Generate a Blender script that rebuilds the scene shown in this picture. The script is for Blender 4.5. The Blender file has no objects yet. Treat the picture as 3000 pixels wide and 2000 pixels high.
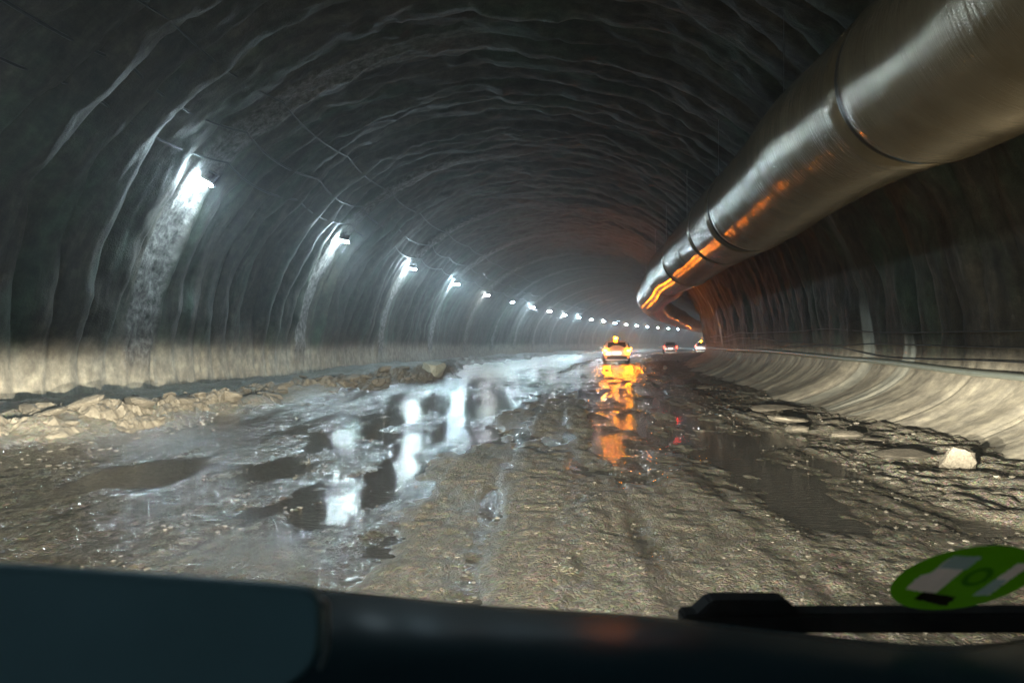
import bpy, bmesh, math, random
import numpy as np
from mathutils import Vector, Matrix

sc = bpy.context.scene
C = sc.collection
random.seed(7)
RNG = np.random.default_rng(11)

# ------------------------------------------------------------------ camera, world, exposure
EYE = Vector((0.0, 0.0, 1.45))
F = 1700.0 / 2352.0            # focal length over picture width
YAW = math.atan(86.0 / 1700.0)
cam = bpy.data.cameras.new('camera')
cam.sensor_width = 36.0
cam.lens = 36.0 * F
cam.clip_start = 0.02
cam.clip_end = 2000
cam.shift_y = 6.0 / 2352.0
cam.dof.use_dof = True
cam.dof.focus_distance = 14.0
cam.dof.aperture_fstop = 5.0
co = bpy.data.objects.new('camera', cam)
C.objects.link(co)
co.location = EYE
co.rotation_euler = (math.pi / 2, 0, YAW)
sc.camera = co

w = bpy.data.worlds.new('World')
sc.world = w
w.use_nodes = True
w.node_tree.nodes['Background'].inputs[0].default_value = (0.55, 0.75, 1.0, 1)
w.node_tree.nodes['Background'].inputs[1].default_value = 0.002

sc.view_settings.view_transform = 'Standard'
sc.view_settings.look = 'None'
sc.view_settings.exposure = 0.0
sc.view_settings.gamma = 1.0
sc.cycles.use_denoising = True
sc.cycles.max_bounces = 6
sc.cycles.diffuse_bounces = 3
sc.cycles.glossy_bounces = 3
sc.cycles.transmission_bounces = 3
sc.cycles.volume_bounces = 0
sc.cycles.transparent_max_bounces = 8
sc.cycles.sample_clamp_indirect = 4.0
sc.cycles.use_light_tree = True

LAMP_GLOW = 2000.0
HEAD_POWER = 22000.0
HAZE = 0.0041

# ------------------------------------------------------------------ helpers
CAMX = Vector((math.cos(YAW), math.sin(YAW), 0))
CAMF = Vector((-math.sin(YAW), math.cos(YAW), 0))


def at(px, py, depth):
    """world point seen at picture position (2352 wide) at a depth in metres"""
    return EYE + CAMF * depth + CAMX * ((px - 1176) / 1700 * depth) + Vector((0, 0, -(py - 790) / 1700 * depth))


def obj(name, data, parent=None, mat=None, **props):
    o = bpy.data.objects.new(name, data)
    C.objects.link(o)
    if mat is not None and data is not None:
        data.materials.append(mat)
    if parent is not None:
        o.parent = parent
    for k, v in props.items():
        o[k] = v
    return o


def mesh_np(name, V, Fc, smooth=True, uv=None):
    me = bpy.data.meshes.new(name)
    V = np.asarray(V, dtype=np.float32)
    Fc = np.asarray(Fc, dtype=np.int32)
    n = Fc.shape[1]
    me.vertices.add(len(V))
    me.vertices.foreach_set('co', V.ravel())
    me.loops.add(Fc.size)
    me.loops.foreach_set('vertex_index', Fc.ravel())
    me.polygons.add(len(Fc))
    me.polygons.foreach_set('loop_start', np.arange(0, Fc.size, n, dtype=np.int32))
    me.polygons.foreach_set('use_smooth', np.full(len(Fc), smooth, dtype=bool))
    me.update(calc_edges=True)
    if uv is not None:
        l = me.uv_layers.new(name='UVMap')
        l.data.foreach_set('uv', np.asarray(uv, dtype=np.float32)[Fc.ravel()].ravel())
    me.validate()
    return me


def grid_faces(nr, nc, flip=False):
    a = np.arange(nr - 1)[:, None] * nc + np.arange(nc - 1)[None, :]
    q = np.stack([a, a + 1, a + nc + 1, a + nc], -1).reshape(-1, 4)
    return q[:, ::-1] if flip else q


def from_bm(name, bm, smooth=False):
    me = bpy.data.meshes.new(name)
    bmesh.ops.recalc_face_normals(bm, faces=bm.faces)
    bm.to_mesh(me)
    bm.free()
    if smooth:
        me.polygons.foreach_set('use_smooth', [True] * len(me.polygons))
    return me


def box_bm(sx, sy, sz, loc=(0, 0, 0), rot=None, bevel=0.0, seg=2, bm=None):
    b = bmesh.new()
    bmesh.ops.create_cube(b, size=1)
    bmesh.ops.scale(b, verts=b.verts, vec=(sx, sy, sz))
    if bevel:
        bmesh.ops.bevel(b, geom=b.edges[:], offset=bevel, segments=seg, affect='EDGES')
    if rot is not None:
        bmesh.ops.transform(b, matrix=rot, verts=b.verts)
    bmesh.ops.translate(b, verts=b.verts, vec=loc)
    if bm is None:
        return b
    tmp = bpy.data.meshes.new('tmp')
    b.to_mesh(tmp)
    b.free()
    bm.from_mesh(tmp)
    bpy.data.meshes.remove(tmp)
    return bm


def box(name, s, loc, mat, parent=None, rot=None, bevel=0.0, seg=2, **props):
    return obj(name, from_bm(name, box_bm(*s, loc=loc, rot=rot, bevel=bevel, seg=seg)), parent, mat, **props)


# ---- value noise
def _hash(ix, iy, seed):
    h = (ix.astype(np.int64) * 374761393 + iy.astype(np.int64) * 668265263 + seed * 974634777) & 0xFFFFFFFF
    h = ((h ^ (h >> 13)) * 1274126177) & 0xFFFFFFFF
    h = (h ^ (h >> 16)) & 0xFFFFFFFF
    return h.astype(np.float64) / 4294967295.0 * 2 - 1


def vnoise(x, y, seed=0):
    x, y = np.broadcast_arrays(np.asarray(x, float), np.asarray(y, float))
    ix, iy = np.floor(x), np.floor(y)
    fx, fy = x - ix, y - iy
    fx = fx * fx * (3 - 2 * fx)
    fy = fy * fy * (3 - 2 * fy)
    a = _hash(ix, iy, seed)
    b = _hash(ix + 1, iy, seed)
    c = _hash(ix, iy + 1, seed)
    d = _hash(ix + 1, iy + 1, seed)
    return (a * (1 - fx) + b * fx) * (1 - fy) + (c * (1 - fx) + d * fx) * fy


def fbm(x, y, octv=4, seed=0, gain=0.5):
    s, amp = 0, 1.0
    for i in range(octv):
        s = s + amp * vnoise(x * 2 ** i + 17.3 * i, y * 2 ** i - 9.1 * i, seed + i)
        amp *= gain
    return s


# ---- the tunnel line: a right-hand bend of 480 m radius
R = 480.0


def line(s):
    s = np.asarray(s, float)
    a = np.maximum(s, 0) / R
    x = R * (1 - np.cos(a))
    y = np.where(s > 0, R * np.sin(a), s)
    return x, y, a


def P(s, q, z=0.0):
    x, y, a = line(s)
    return Vector((float(x + q * np.cos(a)), float(y - q * np.sin(a)), z))


def heading(s):
    return -float(max(s, 0)) / R


def smooth01(x):
    x = np.clip(x, 0, 1)
    return x * x * (3 - 2 * x)


QL = -10.6


def qr(s):
    return 7.0 + 4.6 * smooth01((np.asarray(s, float) - 28) / 75)


# ------------------------------------------------------------------ materials
def new_mat(name):
    m = bpy.data.materials.new(name)
    m.use_nodes = True
    nt = m.node_tree
    b = nt.nodes['Principled BSDF']
    return m, nt, b


def N(nt, t, **kw):
    n = nt.nodes.new(t)
    for k, v in kw.items():
        setattr(n, k, v)
    return n


def noise(nt, vec, scale, detail=6, rough=0.55, dim='3D'):
    n = N(nt, 'ShaderNodeTexNoise')
    n.inputs['Scale'].default_value = scale
    n.inputs['Detail'].default_value = detail
    n.inputs['Roughness'].default_value = rough
    if vec is not None:
        nt.links.new(vec, n.inputs['Vector'])
    return n.outputs['Fac']


def ramp(nt, fac, stops):
    r = N(nt, 'ShaderNodeValToRGB')
    e = r.color_ramp.elements
    while len(e) < len(stops):
        e.new(0.5)
    for i, (p, c) in enumerate(stops):
        e[i].position = p
        e[i].color = (*c, 1) if len(c) == 3 else c
    nt.links.new(fac, r.inputs[0])
    return r.outputs['Color']


def mixc(nt, fac, a, b, mode='MIX'):
    m = N(nt, 'ShaderNodeMix', data_type='RGBA', blend_type=mode)
    if isinstance(fac, (int, float)):
        m.inputs[0].default_value = fac
    else:
        nt.links.new(fac, m.inputs[0])
    for i, v in ((6, a), (7, b)):
        if isinstance(v, tuple):
            m.inputs[i].default_value = (*v, 1)
        else:
            nt.links.new(v, m.inputs[i])
    return m.outputs[2]


def math_(nt, op, a, b=None, c=None, clamp=False):
    m = N(nt, 'ShaderNodeMath', operation=op, use_clamp=clamp)
    for i, v in enumerate((a, b, c)):
        if v is None:
            continue
        if isinstance(v, (int, float)):
            m.inputs[i].default_value = v
        else:
            nt.links.new(v, m.inputs[i])
    return m.outputs[0]


def mapping(nt, vec, scale=(1, 1, 1), rot=(0, 0, 0)):
    m = N(nt, 'ShaderNodeMapping')
    m.inputs['Scale'].default_value = scale
    m.inputs['Rotation'].default_value = rot
    nt.links.new(vec, m.inputs['Vector'])
    return m.outputs[0]


def bump(nt, h, strength, dist, normal=None):
    b = N(nt, 'ShaderNodeBump')
    b.inputs['Strength'].default_value = strength
    b.inputs['Distance'].default_value = dist
    nt.links.new(h, b.inputs['Height'])
    if normal is not None:
        nt.links.new(normal, b.inputs['Normal'])
    return b.outputs[0]


def plain(name, col, rough=0.5, metal=0.0, spec=0.5, grain=0.0, coat=0.0):
    m, nt, b = new_mat(name)
    b.inputs['Base Color'].default_value = (*col, 1)
    b.inputs['Roughness'].default_value = rough
    b.inputs['Metallic'].default_value = metal
    b.inputs['Specular IOR Level'].default_value = spec
    b.inputs['Coat Weight'].default_value = coat
    tc = N(nt, 'ShaderNodeTexCoord')
    f = noise(nt, tc.outputs['Object'], 9.0, 5)
    nt.links.new(mixc(nt, f, tuple(c * 0.75 for c in col), tuple(min(1, c * 1.25) for c in col)), b.inputs['Base Color'])
    if grain:
        nt.links.new(bump(nt, noise(nt, tc.outputs['Object'], 220.0, 3), 0.6, grain), b.inputs['Normal'])
    return m


def glow(name, col, strength):
    m = bpy.data.materials.new(name)
    m.use_nodes = True
    nt = m.node_tree
    nt.nodes.clear()
    e = N(nt, 'ShaderNodeEmission')
    e.inputs[0].default_value = (*col, 1)
    e.inputs[1].default_value = strength
    o = N(nt, 'ShaderNodeOutputMaterial')
    nt.links.new(e.outputs[0], o.inputs[0])
    return m


def lining_material():
    m, nt, b = new_mat('sprayed_concrete')
    tc = N(nt, 'ShaderNodeTexCoord')
    uv = tc.outputs['UV']
    # u = metres along the tunnel, v = metres round the arch
    streak = noise(nt, mapping(nt, uv, (1.6, 0.16, 1)), 1.0, 7, 0.6)
    fine = noise(nt, mapping(nt, uv, (7.0, 0.9, 1)), 1.0, 6, 0.65)
    blot = noise(nt, uv, 0.35, 5, 0.6)
    c1 = ramp(nt, streak, [(0.32, (0.042, 0.040, 0.034)), (0.5, (0.078, 0.074, 0.064)), (0.70, (0.14, 0.132, 0.115))])
    c2 = ramp(nt, fine, [(0.25, (0.45, 0.45, 0.46)), (0.75, (1.25, 1.22, 1.18))])
    col = mixc(nt, 1.0, c1, c2, 'MULTIPLY')
    # tints: green algae, ochre and bluish films
    tint = noise(nt, mapping(nt, uv, (0.7, 0.22, 1)), 1.3, 4)
    col = mixc(nt, math_(nt, 'MULTIPLY', ramp(nt, tint, [(0.48, (0, 0, 0)), (0.68, (1, 1, 1))]), 0.6), col, (0.055, 0.115, 0.08))
    col = mixc(nt, math_(nt, 'MULTIPLY', ramp(nt, blot, [(0.56, (0, 0, 0)), (0.75, (1, 1, 1))]), 0.4), col, (0.13, 0.105, 0.07))
    att = N(nt, 'ShaderNodeAttribute', attribute_name='mask')
    # mask.x: pale smooth footing concrete, mask.y: rough lamp bands with painted light streaks, mask.z: lime runs
    sep = N(nt, 'ShaderNodeSeparateColor')
    nt.links.new(att.outputs['Color'], sep.inputs[0])
    fcl = noise(nt, mapping(nt, uv, (2.6, 1.5, 1)), 1.0, 8, 0.68)
    foot = mixc(nt, ramp(nt, fcl, [(0.33, (0, 0, 0)), (0.66, (1, 1, 1))]), (0.21, 0.195, 0.162), (0.34, 0.32, 0.27))
    foot = mixc(nt, ramp(nt, streak, [(0.35, (0, 0, 0)), (0.7, (1, 1, 1))]), mixc(nt, 0.18, foot, (0.10, 0.088, 0.07)), foot)
    col = mixc(nt, sep.outputs[0], col, foot)
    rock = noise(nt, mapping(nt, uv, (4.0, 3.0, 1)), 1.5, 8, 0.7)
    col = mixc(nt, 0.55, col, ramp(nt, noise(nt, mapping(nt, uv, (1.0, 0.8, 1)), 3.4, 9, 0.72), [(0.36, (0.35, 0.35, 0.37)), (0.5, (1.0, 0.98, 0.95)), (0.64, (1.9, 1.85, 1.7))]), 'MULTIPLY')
    lit_bandc = ramp(nt, rock, [(0.36, (0.05, 0.047, 0.043)), (0.5, (0.18, 0.17, 0.16)), (0.68, (0.40, 0.385, 0.36))])  # rough band concrete, made paler to paint in the streak of lamp light
    col = mixc(nt, sep.outputs[1], col, lit_bandc)
    col = mixc(nt, math_(nt, 'MULTIPLY', sep.outputs[2], 0.8), col, (0.42, 0.46, 0.43))
    nt.links.new(col, b.inputs['Base Color'])
    rr = math_(nt, 'MULTIPLY_ADD', fine, 0.40, 0.46)
    nt.links.new(math_(nt, 'MULTIPLY_ADD', sep.outputs[2], -0.25, rr, clamp=True), b.inputs['Roughness'])
    b.inputs['Specular IOR Level'].default_value = 0.3
    bn = bump(nt, math_(nt, 'MULTIPLY', fine, math_(nt, 'MULTIPLY_ADD', sep.outputs[0], -0.85, 1.0)), 0.5, 0.04)
    bn = bump(nt, math_(nt, 'MULTIPLY', rock, math_(nt, 'MULTIPLY_ADD', sep.outputs[0], -0.17, math_(nt, 'MULTIPLY_ADD', sep.outputs[1], 0.8, 0.20))), 0.9, 0.16, bn)
    grain = noise(nt, mapping(nt, uv, (1, 1, 1)), 28.0, 4, 0.7)
    bn = bump(nt, math_(nt, 'MULTIPLY', grain, math_(nt, 'MULTIPLY_ADD', sep.outputs[0], -0.75, 1.0)), 0.7, 0.03, bn)
    nt.links.new(bn, b.inputs['Normal'])
    return m


def road_material():
    m, nt, b = new_mat('wet_gravel')
    tc = N(nt, 'ShaderNodeTexCoord')
    o = tc.outputs['Object']
    big = noise(nt, o, 0.55, 5, 0.6)
    trackn = noise(nt, mapping(nt, o, (2.2, 0.18, 1)), 1.0, 5, 0.6)
    st = N(nt, 'ShaderNodeTexVoronoi')
    st.inputs['Scale'].default_value = 46.0
    st.inputs['Randomness'].default_value = 1.0
    wob = noise(nt, o, 5.0, 3)
    vm = N(nt, 'ShaderNodeVectorMath', operation='ADD')
    nt.links.new(o, vm.inputs[0])
    cx = N(nt, 'ShaderNodeCombineXYZ')
    nt.links.new(math_(nt, 'MULTIPLY', wob, 0.12), cx.inputs[0])
    nt.links.new(math_(nt, 'MULTIPLY', wob, 0.2), cx.inputs[1])
    nt.links.new(cx.outputs[0], vm.inputs[1])
    nt.links.new(vm.outputs[0], st.inputs['Vector'])
    st2 = N(nt, 'ShaderNodeTexVoronoi')
    st2.inputs['Scale'].default_value = 110.0
    nt.links.new(vm.outputs[0], st2.inputs['Vector'])
    mudn = noise(nt, mapping(nt, o, (1.3, 0.75, 1)), 14.0, 8, 0.72)
    base = ramp(nt, mudn, [(0.33, (0.047, 0.043, 0.034)), (0.5, (0.155, 0.143, 0.112)), (0.66, (0.33, 0.31, 0.25))])
    stonec = mixc(nt, 0.5, base, st.outputs['Color'], 'SOFT_LIGHT')
    col = mixc(nt, 0.55, base, stonec)
    col = mixc(nt, ramp(nt, trackn, [(0.42, (0, 0, 0)), (0.62, (1, 1, 1))]), mixc(nt, 0.5, col, (0.13, 0.115, 0.09)), col)
    att = N(nt, 'ShaderNodeAttribute', attribute_name='mask')
    sep = N(nt, 'ShaderNodeSeparateColor')
    nt.links.new(att.outputs['Color'], sep.inputs[0])
    wet = sep.outputs[0]
    wetn = math_(nt, 'MULTIPLY_ADD', math_(nt, 'SUBTRACT', big, 0.5), 1.8, wet, clamp=True)
    col = mixc(nt, wetn, col, mixc(nt, 1.0, col, (0.42, 0.42, 0.42), 'MULTIPLY'))
    nt.links.new(col, b.inputs['Base Color'])
    nt.links.new(math_(nt, 'MULTIPLY_ADD', wetn, -0.50, 0.62, clamp=True), b.inputs['Roughness'])
    nt.links.new(math_(nt, 'MULTIPLY_ADD', wetn, 0.65, 0.35), b.inputs['Specular IOR Level'])
    h = math_(nt, 'MULTIPLY_ADD', st.outputs['Distance'], -0.9, math_(nt, 'MULTIPLY', mudn, 1.1))
    h = math_(nt, 'MULTIPLY_ADD', st2.outputs['Distance'], -0.35, h)
    hw = math_(nt, 'MULTIPLY_ADD', st.outputs['Distance'], -0.9, math_(nt, 'MULTIPLY', noise(nt, mapping(nt, o, (1.2, 0.8, 1)), 9.0, 3, 0.5), 2.5))
    mh = N(nt, 'ShaderNodeMix', data_type='FLOAT')
    nt.links.new(wetn, mh.inputs[0])
    nt.links.new(h, mh.inputs[2])
    nt.links.new(hw, mh.inputs[3])
    h = mh.outputs[0]
    bn = bump(nt, h, 1.0, 0.045)
    nt.links.new(math_(nt, 'MULTIPLY_ADD', wetn, -0.014, 0.019), bn.node.inputs['Distance'])
    nt.links.new(bn, b.inputs['Normal'])
    return m


def water_material():
    m, nt, b = new_mat('muddy_water')
    tc = N(nt, 'ShaderNodeTexCoord')
    o = tc.outputs['Object']
    b.inputs['Base Color'].default_value = (0.060, 0.055, 0.045, 1)
    nt.links.new(mixc(nt, noise(nt, o, 0.8, 5), (0.020, 0.021, 0.022), (0.055, 0.050, 0.040)), b.inputs['Base Color'])
    b.inputs['Roughness'].default_value = 0.035
    b.inputs['Specular IOR Level'].default_value = 0.75
    r1 = noise(nt, mapping(nt, o, (3.4, 9.0, 1)), 2.2, 3, 0.5)
    r2 = noise(nt, mapping(nt, o, (9.0, 22.0, 1)), 1.6, 3, 0.5)
    bn = bump(nt, r1, 0.6, 0.011)
    bn = bump(nt, r2, 0.6, 0.008, bn)
    nt.links.new(bn, b.inputs['Normal'])
    return m


def rock_material(name, a, c):
    m, nt, b = new_mat(name)
    tc = N(nt, 'ShaderNodeTexCoord')
    o = tc.outputs['Object']
    info = N(nt, 'ShaderNodeObjectInfo')
    n1 = noise(nt, o, 7.0, 8, 0.65)
    n2 = noise(nt, o, 34.0, 4, 0.6)
    col = mixc(nt, ramp(nt, n1, [(0.3, (0, 0, 0)), (0.7, (1, 1, 1))]), a, c)
    hv = N(nt, 'ShaderNodeHueSaturation')
    nt.links.new(col, hv.inputs['Color'])
    nt.links.new(math_(nt, 'MULTIPLY_ADD', info.outputs['Random'], 0.5, 0.75), hv.inputs['Value'])
    nt.links.new(hv.outputs[0], b.inputs['Base Color'])
    b.inputs['Roughness'].default_value = 0.7
    bn = bump(nt, n1, 0.7, 0.05)
    nt.links.new(bump(nt, n2, 0.5, 0.012, bn), b.inputs['Normal'])
    return m


def duct_material():
    m, nt, b = new_mat('duct_foil')
    tc = N(nt, 'ShaderNodeTexCoord')
    uv = tc.outputs['UV']     # u along, v round
    n = noise(nt, mapping(nt, uv, (1.0, 0.4, 1)), 1.2, 6, 0.6)
    dirt = noise(nt, uv, 0.6, 6, 0.65)
    col = ramp(nt, n, [(0.3, (0.27, 0.21, 0.125)), (0.7, (0.44, 0.36, 0.25))])
    col = mixc(nt, ramp(nt, dirt, [(0.45, (0, 0, 0)), (0.7, (1, 1, 1))]), col, mixc(nt, 0.5, col, (0.16, 0.12, 0.07)))
    nt.links.new(col, b.inputs['Base Color'])
    b.inputs['Metallic'].default_value = 0.45
    b.inputs['Specular IOR Level'].default_value = 0.7
    nt.links.new(math_(nt, 'MULTIPLY_ADD', dirt, 0.18, 0.07), b.inputs['Roughness'])
    # fine creases running round the tube and long folds along it
    cr = noise(nt, mapping(nt, uv, (16.0, 1.1, 1)), 1.0, 5, 0.65)
    fo = noise(nt, mapping(nt, uv, (0.8, 2.2, 1)), 1.0, 4, 0.5)
    bn = bump(nt, cr, 0.6, 0.014)
    bn = bump(nt, fo, 0.3, 0.04, bn)
    nt.links.new(bn, b.inputs['Normal'])
    return m


M_LINING = lining_material()
M_ROAD = road_material()
M_WATER = water_material()
M_ROCK = rock_material('tan_rubble', (0.06, 0.053, 0.041), (0.15, 0.134, 0.105))
M_PALE = rock_material('pale_limestone', (0.10, 0.088, 0.068), (0.19, 0.17, 0.135))
M_DUCT = duct_material()
M_BAND = plain('duct_band', (0.07, 0.06, 0.05), 0.35, 0.3)
M_BLUETAPE = plain('blue_seal', (0.03, 0.13, 0.22), 0.3)
M_CABLE = plain('black_cable', (0.02, 0.02, 0.022), 0.4)
M_PIPE = plain('grey_pipe', (0.16, 0.18, 0.16), 0.4)
M_STEEL = plain('galvanised_steel', (0.3, 0.3, 0.3), 0.4, 0.8)
M_LAMPBODY = plain('lamp_housing', (0.35, 0.36, 0.38), 0.35, 0.5)
M_LENS = glow('lamp_lens_light', (0.70, 0.90, 1.0), LAMP_GLOW)
M_LENSES = [M_LENS, glow('lamp_lens_warm', (0.86, 0.92, 0.95), LAMP_GLOW * 0.5), glow('lamp_lens_cool', (0.62, 0.86, 1.0), LAMP_GLOW * 1.35)]

# ------------------------------------------------------------------ tunnel lining
LAMP_S = [-13.2, -3.0, 7.2] + [17.4 + 10.25 * i for i in range(0, 23)]


def along(s0, s1, near=0.055, growth=0.0042):
    v = [s0]
    while v[-1] < s1:
        v.append(v[-1] + max(near, growth * abs(v[-1])))
    return np.array(v)


def rib_phase(S, T):
    return S * 0.92 + 0.55 * vnoise(S * 0.23, T * 0.9, 5) + 0.22 * vnoise(S * 0.6, T * 2.2, 6) + 0.06 * vnoise(S * 2.0, T * 7.0, 8)


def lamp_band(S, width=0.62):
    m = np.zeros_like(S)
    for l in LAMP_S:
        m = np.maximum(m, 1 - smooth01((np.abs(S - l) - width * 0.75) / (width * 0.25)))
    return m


def build_lining():
    sv = along(-26, 262)
    # station round the section: left foot, left wall, arch, right wall, flared right foot
    arcn = 150
    secs = []
    t = np.linspace(0, 1, arcn)
    left_n, right_n = 12, 22
    lz = np.linspace(-0.45, 1.5, left_n, endpoint=False)
    rz = np.linspace(1.5, -0.35, right_n + 1)[1:]
    qR = qr(sv)
    a = (qR - QL) / 2
    qc = (qR + QL) / 2
    S = np.repeat(sv[:, None], left_n + arcn + right_n, 1)
    Q = np.zeros_like(S)
    Z = np.zeros_like(S)
    th = math.pi * t
    Q[:, :left_n] = QL + 0.25 * (1 - (lz + 0.45) / 1.95)[None, :] ** 1.5
    Z[:, :left_n] = lz[None, :]
    Q[:, left_n:left_n + arcn] = qc[:, None] - a[:, None] * np.cos(th)[None, :]
    Z[:, left_n:left_n + arcn] = 1.5 + 7.25 * np.sin(th)[None, :]
    k = (1.5 - rz) / 1.5
    Q[:, left_n + arcn:] = qR[:, None] - 1.8 * np.clip(k, 0, 1.3)[None, :] ** 2.8
    Z[:, left_n + arcn:] = rz[None, :]
    # arc length coordinate
    dq = np.diff(Q, axis=1)
    dz = np.diff(Z, axis=1)
    L = np.concatenate([np.zeros((len(sv), 1)), np.cumsum(np.hypot(dq, dz), 1)], 1)
    # inward normal in the section
    gq = np.gradient(Q, axis=1)
    gz = np.gradient(Z, axis=1)
    ln = np.hypot(gq, gz) + 1e-9
    nq, nz = gz / ln, -gq / ln
    T = L / 6.0
    ph = rib_phase(S, T) * 1.15
    # warp: every bay gets its own width and depth
    k_ = np.floor(ph)
    f = ph - k_
    depth = 0.27 + 0.10 * _hash(k_, np.zeros_like(k_), 3)
    f2 = f ** (1.5 + 0.6 * _hash(k_, np.zeros_like(k_), 4))
    bay = np.clip(1 - (2 * f2 - 1) ** 2, 0, 1) ** 0.42
    # second, finer ribbing (the folds between the arches)
    ph2 = S * 2.3 + 0.8 * vnoise(S * 0.5, T * 1.5, 15) + 0.3 * vnoise(S * 1.4, T * 4, 16)
    g = ph2 - np.floor(ph2)
    bay2 = np.sqrt(np.clip(1 - (2 * g - 1) ** 2, 0, 1)) * (0.02 + 0.03 * smooth01(vnoise(S * 0.2, T, 21) + 0.35)) * (1 - 0.7 * smooth01((Z - 4.5) / 3))
    high = smooth01((Z - 0.9) / 1.6)
    leftside = (np.arange(S.shape[1])[None, :] < left_n + arcn // 2)
    amp = np.where(leftside, 1.0 - 0.6 * smooth01((Z - 6.0) / 2.2), 0.35 + 0.30 * smooth01((Z - 4.0) / 3.0))
    amp = amp * (0.75 + 0.5 * vnoise(S * 0.4, L * 0.25, 23))
    D = (depth * bay * 1.15 + bay2) * (0.14 + 0.86 * high) * amp
    D += 0.10 * fbm(S * 0.22, L * 0.22, 3, 31) * (0.25 + high)
    D += 0.05 * fbm(S * 1.3, L * 1.0, 4, 37, 0.6) * (0.15 + high)
    D += np.where(leftside, 0.0, 0.11) * fbm(S * 0.42, L * 0.16, 3, 39, 0.4) * smooth01((4.5 - Z) / 2) + 0.012 * fbm(S * 2.6, L * 0.3, 2, 43)
    rough = fbm(S * 2.4, L * 2.2, 4, 51, 0.6)
    crown = smooth01((Z - 5.6) / 2.0)
    D += 0.055 * rough * crown
    low = 1 - smooth01((Z - 1.1) / 0.3)
    jn = (S * 0.42 + 0.12 * vnoise(S * 0.4, 0 * S, 95)) % 1.0
    jn2 = (S * 1.25 + 0.3 * vnoise(S * 0.5, 0 * S, 96)) % 1.0
    D -= low * (0.05 * np.exp(-((jn - 0.5) / 0.014) ** 2) + 0.015 * np.exp(-((jn2 - 0.5) / 0.045) ** 2) * (vnoise(S * 0.31, 0 * S, 97) > 0))
    D += low * 0.0 * (np.floor(jn2 * 3 + 3 * vnoise(S * 0.7, 0 * S, 98)) % 2)
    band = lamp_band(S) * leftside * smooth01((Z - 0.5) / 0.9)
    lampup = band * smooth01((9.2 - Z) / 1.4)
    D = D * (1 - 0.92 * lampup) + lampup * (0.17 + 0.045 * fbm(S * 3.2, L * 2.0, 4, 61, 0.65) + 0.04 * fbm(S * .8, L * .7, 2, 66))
    # neighbouring bays on each side of a lamp arch are hollow
    Dr = D
    x, y, ang = line(S)
    Qf = Q + nq * Dr
    Zf = Z + nz * Dr
    X = x + Qf * np.cos(ang)
    Y = y - Qf * np.sin(ang)
    V = np.stack([X, Y, Zf], -1).reshape(-1, 3)
    uv = np.stack([S, L], -1).reshape(-1, 2)
    me = mesh_np('tunnel_lining', V, grid_faces(*S.shape, flip=True), True, uv)
    ca = me.color_attributes.new('mask', 'FLOAT_COLOR', 'POINT')
    edge = np.where(leftside, 1.22, 0.95 + 0.25 * smooth01((S - 10) / 18)) + 0.10 * vnoise(S * 0.5, 0 * S, 71) + 0.03 * vnoise(S * 3, 0 * S, 72)
    foot = 1 - smooth01((Z - edge + 0.1) / 0.55)
    runs = smooth01((vnoise(S * 1.7, L * 0.10, 81) + 0.35 * vnoise(S * 6, L * 0.35, 82) - 0.62) / 0.10) * (~leftside) * smooth01((6.5 - Z) / 3)
    gap = smooth01((vnoise(S * 0.9, L * 0.5, 91) + 0.35) / 0.5)
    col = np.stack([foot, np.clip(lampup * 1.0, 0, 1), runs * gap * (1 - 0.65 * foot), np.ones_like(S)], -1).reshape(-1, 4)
    ca.data.foreach_set('color', col.astype(np.float32).ravel())
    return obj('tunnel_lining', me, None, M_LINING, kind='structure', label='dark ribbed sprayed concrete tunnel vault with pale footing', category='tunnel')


# ------------------------------------------------------------------ ground
PUDDLES = [  # q, s, half width, half length, depth
    (-2.4, 11.2, 2.1, 1.1, 0.08), (-1.95, 7.6, 0.42, 1.5, 0.08), (-2.35, 6.5, 0.45, 0.7, 0.06),
    (-4.4, 8.0, 1.3, 0.9, 0.09), (2.45, 13.0, 0.7, 4.2, 0.065), (2.35, 7.8, 0.45, 2.6, 0.05),
    (4.2, 8.9, 0.9, 0.5, 0.08), (3.4, 11.4, 1.0, 0.9, 0.07), (1.15, 14.0, 0.6, 3.0, 0.065), (1.9, 24.0, 0.9, 6.0, 0.08),
    (-1.2, 20.0, 1.6, 5.0, 0.07), (-3.6, 17.5, 1.3, 4.0, 0.06), (-2.5, 34.0, 2.5, 9.0, 0.09), (1.5, 44.0, 2.4, 5.0, 0.08),
    (0.5, 30.0, 0.5, 5.0, 0.06), (3.0, 66.0, 4.0, 7.0, 0.08), (-3, 60.0, 2.0, 12.0, 0.07), 
    (3.4, 6.0, 0.4, 0.5, 0.05), (0.75, 9.5, 0.35, 2.2, 0.045),
]


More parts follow.
